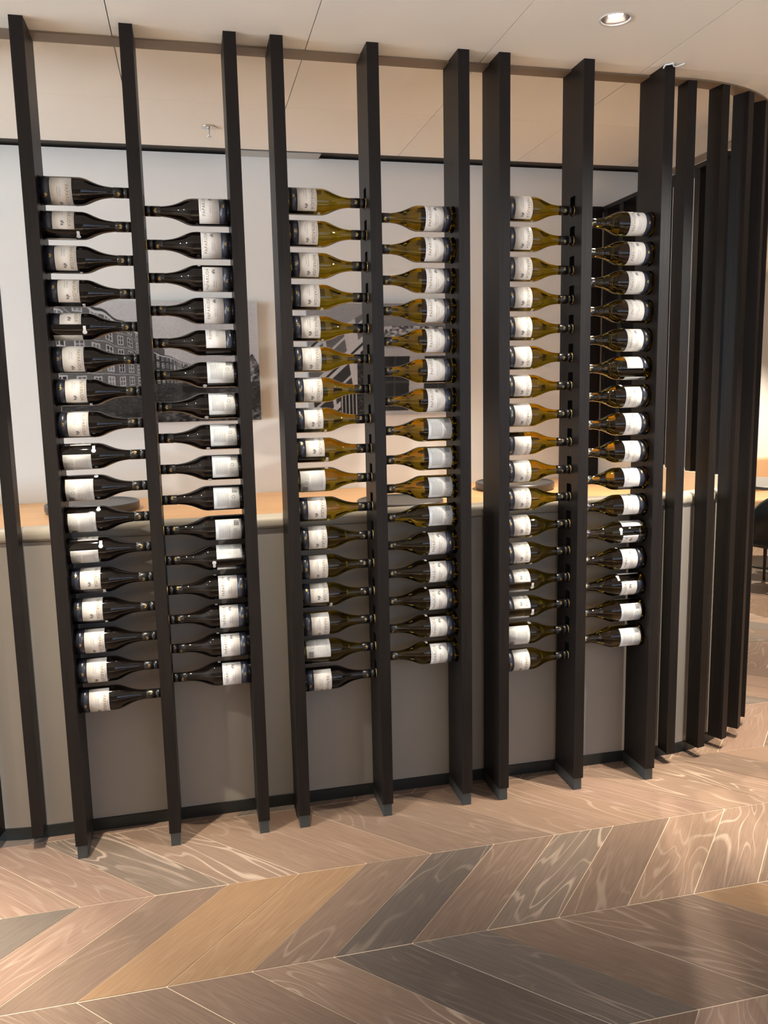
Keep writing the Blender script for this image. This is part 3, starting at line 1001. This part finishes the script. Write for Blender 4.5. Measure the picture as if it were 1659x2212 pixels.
# ------------------------------------------------------------------ ceiling fittings
def sprinkler(x, y, label):
    e = empty('fire_sprinkler', (x, y, HT))
    vv, ff = lathe([(-0.0005, 0.032), (-0.004, 0.031), (-0.007, 0.022), (-0.008, 0.010)], 28)
    mesh_obj('rosette', vv, ff, M['chrome'], e, True)
    vv, ff = lathe([(-0.007, 0.006), (-0.018, 0.005), (-0.034, 0.0025), (-0.040, 0.0025)], 14)
    mesh_obj('stem', vv, ff, M['chrome'], e, True)
    vv, ff = lathe([(-0.0405, 0.011), (-0.042, 0.012), (-0.043, 0.010)], 18)
    mesh_obj('deflector', vv, ff, M['chrome'], e, True)
    tag(e, label, 'sprinkler')
sprinkler(0.597, 0.985, 'chrome fire sprinkler on the ceiling in front of the back wall')
DL = ['beside the red wine rack', 'beside the bend of narrow slats', 'tilted, above the end wine rack', 'above the gap between red and middle racks', 'over the floor before the first narrow slat', 'over the floor before the bend', 'added unseen inside the ring past the canal picture', 'added hidden inside the ring by the side screen', 'added unseen, steeply tilted, past the red wine rack', 'added unseen, steeply tilted, past the bend', 'added unseen in the aisle opposite the red wine rack', 'added unseen in the aisle opposite the end wine rack', 'added unseen over the open floor past the red rack', 'added unseen over the open aisle',
      'added unseen over the open floor past the end rack', 'added unseen over the floor beyond the bend', 'added unseen over the seating by the far wall']
for i, (sx, sy, pw, ha, tl_, bl_) in enumerate(SPOTS):
    e = empty('recessed_spotlight', (sx, sy, HT))
    vv, ff = lathe([(-0.0006, 0.052), (-0.003, 0.051), (-0.003, 0.046), (0.004, 0.0445), (0.004, 0.0455), (-0.0006, 0.047)], 40, False, False)
    mesh_obj('trim_ring', vv, ff, M['trim'], e, True)
    vv, ff = lathe([(0.002, 0.0440), (0.03, 0.040), (0.075, 0.034), (0.0751, 0.002)], 36, False, True)
    mesh_obj('reflector', vv, ff, M['cup'], e, True)
    vv, ff = lathe([(0.0, 0.026), (0.004, 0.024), (0.006, 0.012)], 28)
    l = mesh_obj('lamp', vv, ff, M['lamp'], e, True)
    l.location = (0.004, 0.008, 0.026) if i == 2 else (0, 0.004, 0.045)
    l.rotation_euler = Vector((-0.40, -0.70, -0.75)).to_track_quat('-Z', 'Y').to_euler() if i == 2 else (0, 0, 0)
    tag(e, 'round recessed ceiling spotlight ' + DL[i], 'spotlight', 'recessed ceiling spotlights')
# bent white wire clip at the top of the last rack post
cu = bpy.data.curves.new('wire', 'CURVE'); cu.dimensions = '3D'; cu.bevel_depth = 0.0026; cu.bevel_resolution = 2
sp = cu.splines.new('NURBS')
pts = [(-0.030, -0.004, -0.016), (-0.028, -0.010, -0.004), (-0.014, -0.016, -0.006), (-0.006, -0.030, -0.003), (0.002, -0.016, -0.009), (0.014, -0.012, -0.010), (0.028, -0.014, -0.006), (0.040, -0.030, -0.003)]
sp.points.add(len(pts) - 1)
for q, co in zip(sp.points, pts): q.co = (*co, 1)
sp.use_endpoint_u = True; sp.order_u = 3
ob = bpy.data.objects.new('t', cu); COL.objects.link(ob)
dg = bpy.context.evaluated_depsgraph_get(); dg.update()
me = bpy.data.meshes.new_from_object(ob.evaluated_get(dg)); bpy.data.objects.remove(ob)
me.materials.clear(); me.materials.append(M['wire'])
o = link(bpy.data.objects.new('wire_clip', me)); o.location = (XS[8], 0.0, HT)
tag(o, 'small bent white wire clip on the ceiling at the post beside the curving slats', 'wire')

# ------------------------------------------------------------------ seating past the bend
def far_chair(x, y, rz):
    e = empty('tub_chair', (x, y, 0), rz)
    v, f = [], []
    n = 22
    for k in range(n + 1):                          # curved shell back, open to +y (local)
        a = PI + PI * k / n
        t = abs(k / n - 0.5) * 2
        top = 0.83 - 0.16 * t ** 3
        for (r, z) in ((0.30, 0.42), (0.315, top - 0.03), (0.29, top), (0.25, top - 0.03), (0.23, 0.42)):
            v.append((r * math.cos(a) * 0.95, r * math.sin(a), z))
    for k in range(n):
        for m in range(5):
            m2 = (m + 1) % 5
            f.append((k * 5 + m, (k + 1) * 5 + m, (k + 1) * 5 + m2, k * 5 + m2))
    f.append((0, 1, 2, 3, 4)); f.append(tuple(n * 5 + m for m in (4, 3, 2, 1, 0)))
    mesh_obj('backrest', v, f, M['chair'], e, True)
    box('seat', -0.26, 0.26, -0.24, 0.25, 0.36, 0.45, M['chair'], e, 0.03)
    for sx in (-1, 1):
        for sy in (-1, 1):
            vv, ff = lathe([(0, 0.011), (0.365, 0.017)], 10)
            l = mesh_obj('leg', vv, ff, M['chairleg'], e)
            l.location = (0.21 * sx, 0.19 * sy, 0)
    tag(e, 'black leather tub chair on thin black legs by the grey table', 'chair')
far_chair(4.86, 2.62, 0.35)
e = empty('round_table', (5.45, 3.35, 0))
vv, ff = lathe([(0.715, 0.40), (0.72, 0.415), (0.742, 0.415), (0.745, 0.41)], 48); mesh_obj('table_top', vv, ff, M['tabletop'], e)
vv, ff = lathe([(0.02, 0.035), (0.716, 0.035)], 20); mesh_obj('pedestal', vv, ff, M['chairleg'], e, True)
vv, ff = lathe([(0.0, 0.24), (0.012, 0.24), (0.02, 0.22)], 36); mesh_obj('base', vv, ff, M['chairleg'], e)
tag(e, 'round grey table on a black pedestal behind the tub chair', 'table')
e = empty('wall_bench', (5.9, 4.72, 0))
box('bench_seat', -1.6, 1.6, -0.42, 0.24, 0.30, 0.44, M['bench'], e, 0.02)
box('bench_back', -1.6, 1.6, 0.15, 0.26, 0.44, 0.80, M['bench'], e, 0.02)
box('bench_plinth', -1.58, 1.58, -0.36, 0.24, 0.0, 0.30, M['bench'], e)
tag(e, 'long warm wooden bench along the far white wall', 'bench')
